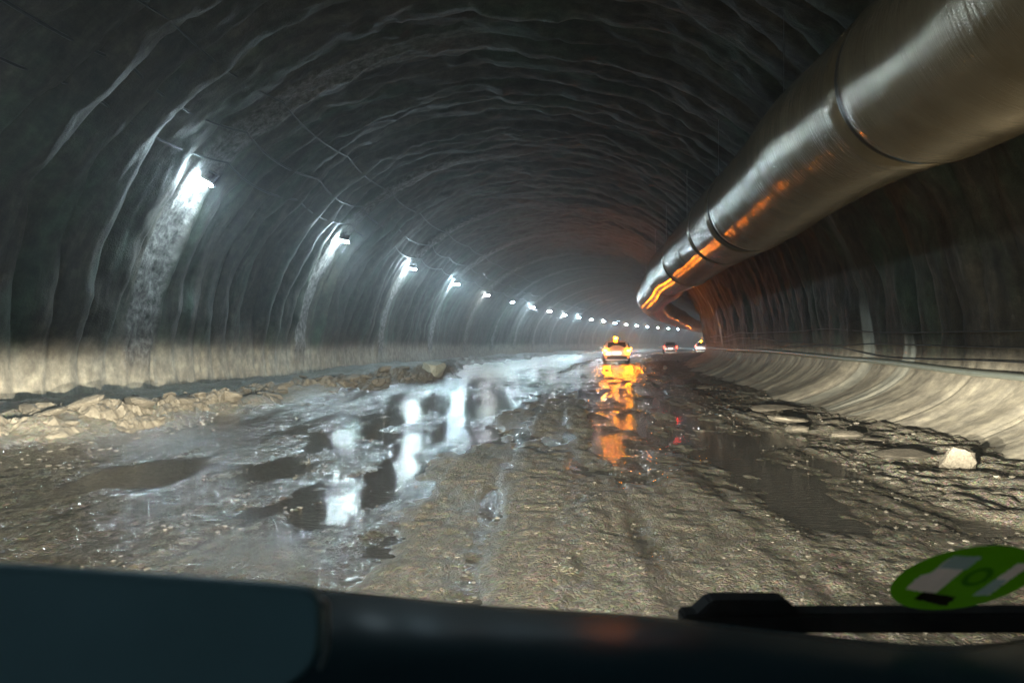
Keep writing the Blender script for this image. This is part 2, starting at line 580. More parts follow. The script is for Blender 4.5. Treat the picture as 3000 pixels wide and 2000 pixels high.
def ground_parts(S, Qv):
    h = 0.050 + 0.016 * fbm(S * 0.35, Qv * 0.9, 3, 101) + 0.014 * fbm(S * 0.8, Qv * 2.4, 3, 105)
    # wheel ruts along the lane
    for q0, wd, dp in ((-4.6, 0.35, 0.02), (-3.1, 0.3, 0.028), (-1.75, 0.35, 0.035), (0.95, 0.30, 0.03), (2.5, 0.42, 0.045), (4.0, 0.3, 0.015), (-0.55, 0.10, 0.016), (0.1, 0.09, 0.014), (0.55, 0.10, 0.018), (1.45, 0.09, 0.016), (1.85, 0.10, 0.02), (-1.25, 0.09, 0.018), (-2.5, 0.1, 0.015), (3.2, 0.12, 0.02)):
        cx = q0 + 0.18 * vnoise(S * 0.12, 0 * S, int(q0 * 10) + 300)
        h = h - dp * np.exp(-((Qv - cx) / wd) ** 2) * (0.7 + 0.5 * vnoise(S * 0.3, 0 * S, int(q0 * 7) + 400))
    for q0, s0, a, b_, d in PUDDLES:
        e = ((Qv - q0) / a) ** 2 + ((S - s0) / b_) ** 2 + 0.9 * fbm(S * 1.3, Qv * 2.6, 4, 111, 0.65)
        h = h - d * np.exp(-np.clip(e, 0, 30) ** 1.0) * 0.9
    # churned clods
    clod = fbm(S * (1.3 + 1.3 * smooth01((Qv - 2.6) / 1.4)), Qv * 3.4, 4, 121, 0.6)
    rightrough = smooth01((Qv - 2.6) / 1.4)
    ridge = 1 - np.abs(fbm(S * 2.9, Qv * 1.5, 4, 125, 0.6)) * 2.2
    h = h + clod * (0.008 + 0.020 * rightrough) + np.clip(ridge, -0.6, 1) * (0.001 + 0.020 * rightrough) - 0.004
    h = h + 0.013 * fbm(S * 0.5, Qv * 4.5, 3, 127, 0.6)
    h = h + 0.022 * smooth01((S - 22) / 20)
    h = h + 0.009 * fbm(S * 8, Qv * 8, 3, 131, 0.6)
    h = h + 0.05 * smooth01((Qv - 4.0) / 1.0)
    # bank at the left
    edge = -6.3 + 1.7 * np.exp(-((S - 29) / 6.0) ** 2) + 0.35 * vnoise(S * 0.35, 0 * S, 141) + 0.15 * vnoise(S * 1.4, 0 * S, 142) - 0.9 * smooth01((12 - S) / 6)
    up = smooth01((edge - Qv) / 1.0)
    bank = up * (0.30 + 0.10 * vnoise(S * 0.25, Qv * 0.3, 143))
    steps = np.floor(fbm(S * 1.2, Qv * 1.9, 3, 144) * 3.5) / 3.5
    bank = bank + up * (0.05 * steps + 0.05 * fbm(S * 2.0, Qv * 2.2, 4, 145))
    return h, bank, up


def ground_h(s, q):
    h, bank, up = ground_parts(np.array([float(s)]), np.array([float(q)]))
    return float(h[0] + bank[0])


def build_road():
    sv = [-6.0]
    while sv[-1] < 262:
        sv.append(sv[-1] + max(0.028, 0.0055 * abs(sv[-1])))
    sv = np.array(sv)
    nq = 560
    u = np.linspace(0, 1, nq)
    q1 = qr(sv) - 1.0
    Qv = QL - 0.3 + u[None, :] * (q1[:, None] - QL + 0.3)
    S = np.repeat(sv[:, None], nq, 1)
    h, bank, up = ground_parts(S, Qv)
    Z = h + bank
    x, y, a = line(S)
    V = np.stack([x + Qv * np.cos(a), y - Qv * np.sin(a), Z], -1).reshape(-1, 3)
    me = mesh_np('muddy_road', V, grid_faces(*S.shape, flip=True), True)
    ca = me.color_attributes.new('mask', 'FLOAT_COLOR', 'POINT')
    leftwet = smooth01((-0.9 - Qv) / 0.8) * (1.0 + 0.8 * vnoise(S * 0.35, Qv * 1.2, 161))
    wet = 0.44 + 0.42 * smooth01((-1.0 - Qv) / 0.8) + 0.55 * fbm(S * 0.10, Qv * 1.7, 3, 163) + leftwet - (h - 0.012) * 9.0 + 0.55 * smooth01((S - 13) / 12) + 0.35 * np.exp(-((Qv - 2.4) / 0.9) ** 2) + 0.75 * np.exp(-((Qv - 0.95) / .5) ** 2) * smooth01((S - 6) / 3)
    for q0 in (-1.25, -0.55, 0.1, 0.55, 1.45, 1.85, 3.2):
        cx = q0 + 0.18 * vnoise(S * 0.12, 0 * S, int(q0 * 10) + 300)
        wet = wet + 0.45 * np.exp(-((Qv - cx) / 0.13) ** 2)
    wet = np.clip(wet, 0, 1) * (1 - 0.9 * up)
    ca.data.foreach_set('color', np.stack([wet, up, 0 * wet, 1 + 0 * wet], -1).reshape(-1, 4).astype(np.float32).ravel())
    return obj('muddy_road', me, None, M_ROAD, kind='structure')


def build_water():
    sv = np.linspace(-6, 262, 270)
    q = np.linspace(-6.2, 1, 2)
    S = np.repeat(sv[:, None], 2, 1)
    Qv = np.stack([np.full_like(sv, -7.0), qr(sv) - 1.6], 1)
    x, y, a = line(S)
    V = np.stack([x + Qv * np.cos(a), y - Qv * np.sin(a), 0 * S], -1).reshape(-1, 3)
    return obj('puddle_water', mesh_np('puddle_water', V, grid_faces(*S.shape, flip=True)), None, M_WATER, kind='structure')


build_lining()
build_road()
build_water()


# ------------------------------------------------------------------ tubes along the tunnel
def tube_mesh(name, pts, r, seg=8, uv=False):
    pts = [Vector(p) for p in pts]
    V, UV, d = [], [], 0.0
    for i, p in enumerate(pts):
        tdir = (pts[min(i + 1, len(pts) - 1)] - pts[max(i - 1, 0)]).normalized()
        up = Vector((0, 0, 1)) if abs(tdir.z) < 0.9 else Vector((1, 0, 0))
        sx = tdir.cross(up).normalized()
        sy = sx.cross(tdir)
        rr = r[i] if hasattr(r, '__len__') else r
        if i:
            d += (p - pts[i - 1]).length
        for j in range(seg):
            a = 2 * math.pi * j / seg
            V.append(p + sx * rr * math.cos(a) + sy * rr * math.sin(a))
    Fc = []
    for i in range(len(pts) - 1):
        for j in range(seg):
            k = (j + 1) % seg
            Fc.append((i * seg + j, i * seg + k, (i + 1) * seg + k, (i + 1) * seg + j))
    return mesh_np(name, [tuple(v) for v in V], Fc, True)


# ventilation duct: lengths of flexible tube clamped end to end
DQ, DZ, DR = 4.2, 4.52, 1.0


def duct_centre(s):
    s = np.asarray(s, float)
    wob = 0.05 * np.sin(s * 0.35) + 0.03 * np.sin(s * 0.9 + 1)
    widen = 3.2 * smooth01((s - 45) / 60)
    return DQ + wob + widen, DZ + 0.05 * np.sin(s * 0.62 + 0.7)


JOINTS = [-6.0, 1.0, 8.8, 16.6, 19.8, 26.0, 33.0, 40.0, 50.0, 62.0, 76.0, 92.0, 110.0, 130.0, 155.0]


def build_duct():
    root = obj('ventilation_duct', None, None, None, label='huge grey brown ventilation duct hanging under the vault at upper right', category='duct')
    root.location = (0, 0, 0)
    for i in range(len(JOINTS) - 1):
        s0, s1 = JOINTS[i], JOINTS[i + 1]
        n = max(24, int((s1 - s0) / 0.12))
        if s0 > 60:
            n = 30
        sv = np.linspace(s0, s1, n)
        seg = 72
        A = np.linspace(0, 2 * math.pi, seg + 1)
        S = np.repeat(sv[:, None], seg + 1, 1)
        qd, zd = duct_centre(sv)
        e = np.minimum(sv - s0, s1 - sv)
        rad = (DR + (0.03 if s0 < 5 else 0)) * (1 - 0.05 * np.exp(-e / 0.08) + 0.02 * np.exp(-((e - 0.28) / 0.08) ** 2)) + 0.006 * np.sin(sv * 2.2) - 0.007 * np.exp(-(np.abs((sv + 0.75) % 1.5 - 0.75) / 0.05) ** 2)
        rad = rad[:, None] + 0.004 * fbm(S * 1.1, np.cos(A)[None, :] * 2 + 5, 3, 200 + i) + 0.004 * fbm(S * 7, np.sin(A)[None, :] * 1.5, 2, 230)
        Q = qd[:, None] + rad * np.cos(A)[None, :]
        Z = zd[:, None] + rad * np.sin(A)[None, :]
        Q[:, -1] = Q[:, 0]
        Z[:, -1] = Z[:, 0]
        x, y, a = line(S)
        V = np.stack([x + Q * np.cos(a), y - Q * np.sin(a), Z], -1).reshape(-1, 3)
        uv = np.stack([S, np.repeat((A * DR)[None, :], n, 0)], -1).reshape(-1, 2)
        obj('duct_section', mesh_np('duct_section', V, grid_faces(*S.shape), True, uv), root, M_DUCT)
    for i, s in enumerate(JOINTS[1:-1]):
        q, z = duct_centre(s)
        wd = 0.11 if i != 1 else 0.16
        n = 6
        sv = np.linspace(s - wd / 2, s + wd / 2, n)
        pr = DR * np.array([0.975, 0.992, 0.985, 0.985, 0.992, 0.975])
        A = np.linspace(0, 2 * math.pi, 73)
        S = np.repeat(sv[:, None], 73, 1)
        Q = q + pr[:, None] * np.cos(A)[None, :]
        Z = z + pr[:, None] * np.sin(A)[None, :]
        x, y, a = line(S)
        V = np.stack([x + Q * np.cos(a), y - Q * np.sin(a), Z], -1).reshape(-1, 3)
        obj('clamp_band', mesh_np('clamp_band', V, grid_faces(*S.shape)), root, M_BAND)
    # blue seal strip at the near joint, on the underside
    s = JOINTS[2]
    q, z = duct_centre(s - 0.12)
    pts = []
    for k in range(20):
        aa = math.radians(-130 + 50 * k / 19)
        pts.append(P(s - 0.12, q + (DR + 0.004) * math.cos(aa), z + (DR + 0.004) * math.sin(aa)))
    obj('seal_strip', tube_mesh('seal_strip', pts, [0.006 + 0.02 * math.sin(math.pi * k / 19) for k in range(20)], 8), root, M_BLUETAPE)
    # hangers up to the vault
    for s in (1.0, 6.0, 12.5, 18.2, 24.0, 30.0, 37.0, 46.0, 58.0):
        for sg in (-0.45, 0.45):
            q, z = duct_centre(s)
            ac, qc = (qr(s) - QL) / 2, (qr(s) + QL) / 2
            qq = q + sg
            ztop = 1.5 + 7.25 * math.sqrt(max(0, 1 - ((qq - qc) / ac) ** 2))
            obj('hanger_wire', tube_mesh('hanger_wire', [P(s, qq, z + 0.74), P(s, qq, ztop)], 0.006, 5), root, M_STEEL)
    return root


build_duct()


# cables above the lamps on the left wall
def wall_q(s, z, off=0.30):
    """q on the left side of the vault at height z, off metres inward"""
    a, qc = (float(qr(s)) - QL) / 2, (float(qr(s)) + QL) / 2
    st = min(1, max(0, (z - 1.5) / 7.25))
    c = math.sqrt(1 - st * st)
    nrm = Vector((c / a, st / 7.25)).normalized()
    return qc - a * c + nrm.x * off, z - nrm.y * off


def wall_cable(name, label, z, r, sag, s0, s1, seed, off=0.27, step=5.1):
    rnd = random.Random(seed)
    pts = []
    knots = []
    s = s0
    while s < s1:
        knots.append((s, z + rnd.uniform(-0.06, 0.06)))
        s += step + rnd.uniform(-0.7, 0.7)
    for (a, za), (b, zb) in zip(knots[:-1], knots[1:]):
        for k in range(10):
            t = k / 10
            zz = za + (zb - za) * t - sag * 4 * t * (1 - t)
            q, z2 = wall_q(a + (b - a) * t, zz, off)
            pts.append(P(a + (b - a) * t, q, z2))
    return obj(name, tube_mesh(name, pts, r, 6), None, M_CABLE, label=label, category='cable', group='cables slung along the left wall')


wall_cable('power_cable', 'black cable slung highest above the wall lamps on the left', 6.75, 0.03, 0.16, -8, 150, 1)
wall_cable('power_cable', 'black cable slung just above the wall lamps, lower of the thick pair', 6.15, 0.028, 0.18, -8, 150, 2)
wall_cable('power_cable', 'thin black cable near the crown, uppermost on the left vault', 7.4, 0.02, 0.08, -8, 70, 3)


# pipe and cables on the right wall
def right_wall_q(s, z, off):
    q = float(qr(s))
    if z > 1.5:
        a, qc = (q - QL) / 2, (q + QL) / 2
        st = (z - 1.5) / 7.25
        return qc + a * math.sqrt(1 - st * st) - off
    return q - 1.8 * ((1.5 - z) / 1.5) ** 2.8 - off


def right_run(name, label, cat, z, r, off, s0, s1, mat, seed, wav=0.02):
    pts = []
    s = s0
    while s < s1:
        zz = z - 0.25 + 0.25 * float(smooth01((s - 10) / 18)) + wav * float(vnoise(np.array([s * 0.25]), np.array([seed * 3.1]), seed)[0]) * 2
        pts.append(P(s, right_wall_q(s, zz, off), zz))
        s += max(0.5, s * 0.02)
    return obj(name, tube_mesh(name, pts, r, 10), None, mat, label=label, category=cat)


right_run('water_pipe', 'grey green pipe running along the right wall above the pale footing', 'pipe', 1.22, 0.055, 0.17, -4, 120, M_PIPE, 5, 0.03)
for o_, (z, lb) in zip(range(3), ((1.42, 'thin black cable just above the grey pipe on the right wall'), (1.62, 'thin black cable on the right wall, second above the grey pipe'), (1.85, 'thin black cable on the right wall, topmost above the grey pipe'))):
    c_ = right_run('wall_cable', lb, 'cable', z, 0.012, 0.14, -4, 90, M_CABLE, 9 + o_, 0.05)
    c_['group'] = 'cables along the right wall'


# ------------------------------------------------------------------ wall lamps
def make_lamp():
    root = obj('wall_lamp', None)
    box('housing', (0.50, 0.22, 0.07), (0, 0, 0.035), M_LAMPBODY, root, bevel=0.02)
    box('lens', (0.42, 0.10, 0.05), (0, 0, -0.012), M_LENS, root, bevel=0.02, seg=1)
    b = box_bm(0.03, 0.03, 0.22, (-0.18, 0, 0.18))
    box_bm(0.03, 0.03, 0.22, (0.18, 0, 0.18), bm=b)
    box_bm(0.40, 0.035, 0.025, (0, 0, 0.30), bm=b)
    obj('bracket', from_bm('bracket', b), root, M_STEEL)
    return root


def copy_tree(o, parent=None):
    c = o.copy()
    C.objects.link(c)
    c.parent = parent
    for ch in list(o.children):
        if ch.get('_skip'):
            continue
        copy_tree(ch, c)
    return c


lamp0 = make_lamp()
tilts = {0: 28, 1: 12, 2: 6}
ordinals = ['first', 'second', 'third', 'fourth', 'fifth', 'sixth', 'seventh', 'eighth', 'ninth', 'tenth', 'eleventh', 'twelfth',
            'thirteenth', 'fourteenth', 'fifteenth', 'sixteenth', 'seventeenth', 'eighteenth', 'nineteenth', 'twentieth',
            'twenty-first', 'twenty-second', 'twenty-third']
for i, s in enumerate(LAMP_S):
    k = i - 3
    o = lamp0 if i == 0 else copy_tree(lamp0)
    z = 5.66 + random.uniform(-0.04, 0.04)
    q, z2 = wall_q(s, z, 0.37)
    o.location = P(s, q, z2)
    tl = tilts.get(k, random.uniform(-6, 10))
    o.rotation_euler = (math.radians(-24), math.radians(tl), heading(s) + random.uniform(-0.15, 0.15))
    if i:
        for ch in o.children:
            if ch.name.startswith('lens'):
                ch.data = ch.data.copy()
                ch.data.materials.clear()
                ch.data.materials.append(M_LENSES[0 if k < 3 else (k * 5 + 2) % 3])
    o['category'] = 'lamp'
    o['group'] = 'white floodlights along the left wall'
    if k < 0:
        o['label'] = ('white floodlight on the left wall well behind the viewer', 'white floodlight on the left wall just behind the viewer', 'white floodlight on the left wall just outside the left picture edge')[i]
    elif k == 0:
        o['label'] = 'nearest and largest white floodlight high on the left wall'
    elif k == 1:
        o['label'] = 'second white floodlight on the left wall, over a bright rough streak'
    else:
        o['label'] = '%s white floodlight from the camera in the row along the left wall' % ordinals[min(k, 22)]


# ------------------------------------------------------------------ rocks
def rock_mesh(seed, flat=0.7, blocky=0.5, sub=3):
    rnd = np.random.default_rng(seed)
    bm = bmesh.new()
    bmesh.ops.create_icosphere(bm, subdivisions=sub, radius=1)
    planes = []
    for _ in range(11):
        v = rnd.normal(size=3)
        v /= np.linalg.norm(v)
        planes.append((v, rnd.uniform(0.55, 0.9)))
    for v in bm.verts:
        p = np.array(v.co)
        for n_, d in planes:
            k = p @ n_
            if k > d:
                p = p - n_ * (k - d) * (0.6 + 0.4 * blocky)
        p = p * (1 + 0.035 * rnd.normal())
        p[2] *= flat
        v.co = p
    me = from_bm('rock', bm, False)
    return me


ROCKS = [rock_mesh(i, f, 1.0, 2) for i, f in enumerate((0.55, 0.7, 0.45, 0.8, 0.6, 0.5, 0.75, 0.4))]
BIGROCK = rock_mesh(77, 0.95, 1.0, 3)


def build_bank():
    # the clay bank itself: a lumpy crust over the shoulder, rocks are its pieces
    sv = [2.0]
    while sv[-1] < 75:
        sv.append(sv[-1] + max(0.05, 0.006 * sv[-1]))
    sv = np.array(sv)
    nq = 90
    u = np.linspace(0, 1, nq)
    S = np.repeat(sv[:, None], nq, 1)
    q0 = -6.25 + 1.7 * np.exp(-((sv - 29) / 6.0) ** 2) + 0.25 * vnoise(sv * 0.5, 0 * sv, 501) - 0.9 * smooth01((12 - sv) / 6)
    Qv = q0[:, None] - u[None, :] * 2.6
    prof = np.sin(np.clip(u * 1.25, 0, 1) * math.pi) ** 0.7
    crest = 0.38 + 0.16 * vnoise(S * 0.45, 0 * S, 503) + 0.07 * vnoise(S * 1.9, Qv, 504)
    crest = crest * (0.45 + 0.55 * smooth01((46 - S) / 14)) * (0.5 + 0.5 * smooth01((vnoise(S * 0.12, 0 * S, 506) + 0.9)))
    h, bank, up = ground_parts(S, Qv)
    lay = fbm(S * 1.3, Qv * 2.8, 4, 505, 0.6)
    terr = np.round(lay * 4) / 4
    Z = h + bank - 0.12 + prof[None, :] * (crest * 0.62 + 0.10 * terr + 0.05 * lay)
    crack = np.abs(fbm(S * 1.7, Qv * 2.3, 3, 511, 0.55))
    Z -= 0.11 * np.exp(-(crack / 0.05) ** 2) * prof[None, :]
    Z += 0.024 * fbm(S * 7, Qv * 7, 3, 509) * prof[None, :]
    x, y, a = line(S)
    V = np.stack([x + Qv * np.cos(a), y - Qv * np.sin(a), Z], -1).reshape(-1, 3)
    o = obj('rubble_bank', mesh_np('rubble_bank', V, grid_faces(*S.shape), False), None, M_ROCK, label='long low bank of tan clay and broken rock below the left wall', category='rubble bank')
    rnd = random.Random(4)
    n = 0
    for _ in range(150):
        s = 6.5 + 34 * rnd.random() ** 1.5
        t = rnd.random()
        q = -6.2 + 1.7 * math.exp(-((s - 29) / 6.0) ** 2) - 0.9 * float(smooth01((12 - s) / 6)) - 1.9 * t
        sz = rnd.uniform(0.07, 0.24) * (1.15 if t > 0.3 else 0.8)
        i = int(np.argmin(np.abs(sv - s)))
        j = int(np.argmin(np.abs(Qv[i] - q)))
        z = Z[i, j]
        r = obj('rock', ROCKS[rnd.randrange(8)], o)
        r.location = P(s, q, z + sz * 0.12)
        r.scale = (sz * rnd.uniform(0.9, 1.7), sz * rnd.uniform(0.8, 1.3), sz)
        r.rotation_euler = (rnd.uniform(-0.35, 0.35), rnd.uniform(-0.35, 0.35), rnd.uniform(0, 6.3))
        n += 1
    return o


for me in ROCKS:
    me.materials.append(M_ROCK)
BIGROCK.materials.append(M_PALE)
build_bank()


def ground_rock(px, py, wid, hgt, label, mesh=None, mat=M_ROCK, seed=0, name='rock', dep=None, rotz=None):
    """a rock whose foot is seen at px, py"""
    d = dep or 1.42 * 1700 / (py - 790)
    p = at(px, py, d)
    size = wid / 1700 * d
    me = (mesh or ROCKS[seed % 8]).copy()
    me.materials.clear()
    r = obj(name, me, None, mat, label=label, category='rock')
    hh = hgt / 1700 * d
    r.location = (p.x, p.y, max(0.0, p.z) + hh * 0.40 + (0.045 if name == 'rock' else 0.0))
    r.scale = (size * 0.55, size * 0.5, hh * 0.75)
    r.rotation_euler = (0.05, -0.04, rotz if rotz is not None else seed * 1.3)
    return r


ground_rock(2199, 1078, 82, 60, 'big pale rounded boulder standing alone at the right road edge', BIGROCK, M_PALE, 3, 'boulder', rotz=0.6)
ground_rock(1829, 998, 66, 18, 'small pale rock standing in shallow water left of the dark red mound', None, M_PALE, 1)['label'] = 'small pale wedge rock mirrored in the puddle by the right edge'
ground_rock(1942, 1016, 80, 26, 'flat tan rock right of the small wedge rock at the water edge', None, M_PALE, 5)
ground_rock(2010, 1022, 56, 14, 'low tan slab touching the flat tan rock on its right', None, M_ROCK, 7)
ground_rock(1800, 978, 95, 26, 'wide flat tan rock with a notched top, farther up the right edge', None, M_PALE, 2)
ground_rock(1765, 948, 110, 14, 'thin long slab lying along the foot of the right wall', None, M_PALE, 4, rotz=-0.3)
ground_rock(1620, 895, 40, 8, 'small far slab on the right road edge beyond the others', None, M_ROCK, 6, rotz=0)
ground_rock(2060, 1060, 130, 22, 'broad low clod between the pale boulder and the water', None, M_ROCK, 0)
blk = ground_rock(995, 856, 62, 40, 'squared pale block sitting on the far end of the left bank', BIGROCK, rock_material('grey_block', (0.28, 0.29, 0.24), (0.42, 0.43, 0.36)), 4, 'boulder', dep=29.0, rotz=0.1)
blk.location.z = 0.42
ground_rock(1527, 850, 12, 11, 'tiny pale stone in the road to the right of the lit car', None, M_PALE, 6, dep=40)

# loose stones spread over the road: too many to count
def build_stones():
    rnd = np.random.default_rng(5)
    base = []
    for k in range(5):
        bm = bmesh.new()
        bmesh.ops.create_icosphere(bm, subdivisions=1, radius=1)
        v = np.array([x.co for x in bm.verts]) * (1 + 0.22 * rnd.normal(size=(len(bm.verts), 1)))
        f = np.array([[x.index for x in fc.verts] for fc in bm.faces])
        base.append((v, f))
        bm.free()
    n = 7000
    d = 3.2 + 22 * rnd.random(n) ** 2.0
    q = rnd.uniform(-6.6, 5.2, n)
    cl = fbm(d * 0.8, q * 1.4, 3, 601)
    keep = (cl > -0.05) | (q > 3.0)
    d, q = d[keep], q[keep]
    size = 0.006 + 0.016 * rnd.random(len(d)) ** 3 + (q > 2.8) * 0.03 * rnd.random(len(d)) ** 4 + (q < -5.5) * 0.03 * rnd.random(len(d)) ** 2
    h, bank, up = ground_parts(d, q)
    x, y, a = line(d)
    X = x + q * np.cos(a)
    Y = y - q * np.sin(a)
    Vs, Fs, off = [], [], 0
    for k, (v, f) in enumerate(base):
        idx = np.arange(len(d))[np.arange(len(d)) % 5 == k]
        th = rnd.uniform(0, 6.28, len(idx))
        c, s_ = np.cos(th), np.sin(th)
        st = rnd.uniform(0.8, 1.5, (len(idx), 1))
        vx = v[None, :, 0] * st
        vy = v[None, :, 1]
        vv = np.stack([(vx * c[:, None] - vy * s_[:, None]), (vx * s_[:, None] + vy * c[:, None]), v[None, :, 2] * 0.6 * np.ones_like(vx)], -1) * size[idx][:, None, None]
        vv += np.stack([X[idx], Y[idx], (h + bank)[idx]], -1)[:, None, :]
        Vs.append(vv.reshape(-1, 3))
        ff = f[None] + (off + np.arange(len(idx)) * len(v))[:, None, None]
        Fs.append(ff.reshape(-1, 3))
        off += len(idx) * len(v)
    me = mesh_np('loose_gravel', np.concatenate(Vs), np.concatenate(Fs), False)
    obj('loose_gravel', me, None, M_GRAV, kind='stuff', label='loose wet stones scattered over the muddy road', category='gravel')


M_GRAV = rock_material('wet_stones', (0.07, 0.065, 0.055), (0.24, 0.22, 0.18))
M_GRAV.node_tree.nodes['Principled BSDF'].inputs['Roughness'].default_value = 0.35
build_stones()

# ------------------------------------------------------------------ vehicles
M_PAINTW = plain('white_paint', (0.62, 0.60, 0.57), 0.25, 0.0, 0.5, coat=0.6)
M_PAINTS = plain('silver_paint', (0.45, 0.46, 0.50), 0.3, 0.5, 0.5, coat=0.5)
M_GLASSD = plain('dark_glass', (0.02, 0.02, 0.022), 0.06, 0.0, 0.8)
M_PLASTIC = plain('black_plastic', (0.03, 0.03, 0.03), 0.5, grain=0.0004)
M_TYRE = plain('tyre_rubber', (0.02, 0.02, 0.02), 0.7)
M_RIM = plain('alloy_rim', (0.35, 0.35, 0.36), 0.3, 0.8)
G_AMBER = glow('amber_light', (1.0, 0.21, 0.002), 560.0)
G_AMBERB = glow('amber_beacon', (1.0, 0.21, 0.002), 560.0)
G_AMBERS = glow('small_amber_light', (1.0, 0.36, 0.02), 90.0)
G_RED = glow('red_tail_light', (1.0, 0.03, 0.015), 40.0)
G_REFL = glow('red_reflector_glow', (1.0, 0.22, 0.08), 5.0)  # reflector emits by itself, standing in for thrown-back light
M_CARLENS = glow('car_lens', (1.0, 0.93, 0.8), 8.0)
G_PLATE = glow('plate_glow', (1.0, 0.88, 0.68), 9.0)  # plate surface glows itself in place of plate lamp light


def loft_body(name, stations, mat, parent):
    """stations: (y, half width, z bottom, z belt, z roof, half roof width); z roof == z belt where there is no cabin"""
    bm = bmesh.new()
    rings = []
    for y, wd, zb, zl, zr, wr in stations:
        half = [(0, zb), (wd * 0.86, zb), (wd * 0.97, zb + 0.10), (wd, (zb + zl) * 0.5), (wd * 0.965, zl),
                (wr + (wd * 0.965 - wr) * 0.12, zl + (zr - zl) * 0.86 + 0.001), (wr * 0.86, zr + 0.002), (0, zr + 0.02)]
        ring = [bm.verts.new((x, y, z)) for x, z in half] + [bm.verts.new((-x, y, z)) for x, z in half[-2:0:-1]]
        rings.append(ring)
    for a, b in zip(rings[:-1], rings[1:]):
        for i in range(len(a)):
            j = (i + 1) % len(a)
            bm.faces.new((a[i], a[j], b[j], b[i]))
    bm.faces.new(rings[0][::-1])
    bm.faces.new(rings[-1])
    o = obj(name, from_bm(name, bm, True), parent, mat)
    md = o.modifiers.new('round', 'SUBSURF')
    md.levels = md.render_levels = 2
    return o


def cyl(name, r, depth, loc, mat, parent, axis='X', seg=28, bevel=0.0, cone=None):
    bm = bmesh.new()
    bmesh.ops.create_cone(bm, cap_ends=True, segments=seg, radius1=r, radius2=r if cone is None else cone, depth=depth)
    if bevel:
        es = [e for e in bm.edges if abs(e.verts[0].co.z - e.verts[1].co.z) < 1e-6]
        bmesh.ops.bevel(bm, geom=es, offset=bevel, segments=3, affect='EDGES')
    if axis == 'X':
        bmesh.ops.rotate(bm, verts=bm.verts, matrix=Matrix.Rotation(math.pi / 2, 3, 'Y'))
    if axis == 'Y':
        bmesh.ops.rotate(bm, verts=bm.verts, matrix=Matrix.Rotation(math.pi / 2, 3, 'X'))
    bmesh.ops.translate(bm, verts=bm.verts, vec=loc)
    return obj(name, from_bm(name, bm, True), parent, mat)


def quad(name, pts, mat, parent, thick=0.012):
    """a thin curved-looking pane through four corners with real thickness"""
    p = [Vector(v) for v in pts]
    n = (p[1] - p[0]).cross(p[3] - p[0]).normalized() * thick
    bm = bmesh.new()
    v = [bm.verts.new(x) for x in p] + [bm.verts.new(x + n) for x in p]
    for f in ((0, 1, 2, 3), (7, 6, 5, 4), (0, 4, 5, 1), (1, 5, 6, 2), (2, 6, 7, 3), (3, 7, 4, 0)):
        bm.faces.new([v[i] for i in f])
    bmesh.ops.bevel(bm, geom=bm.edges[:], offset=thick * 0.3, segments=1, affect='EDGES')
    return obj(name, from_bm(name, bm), parent, mat)


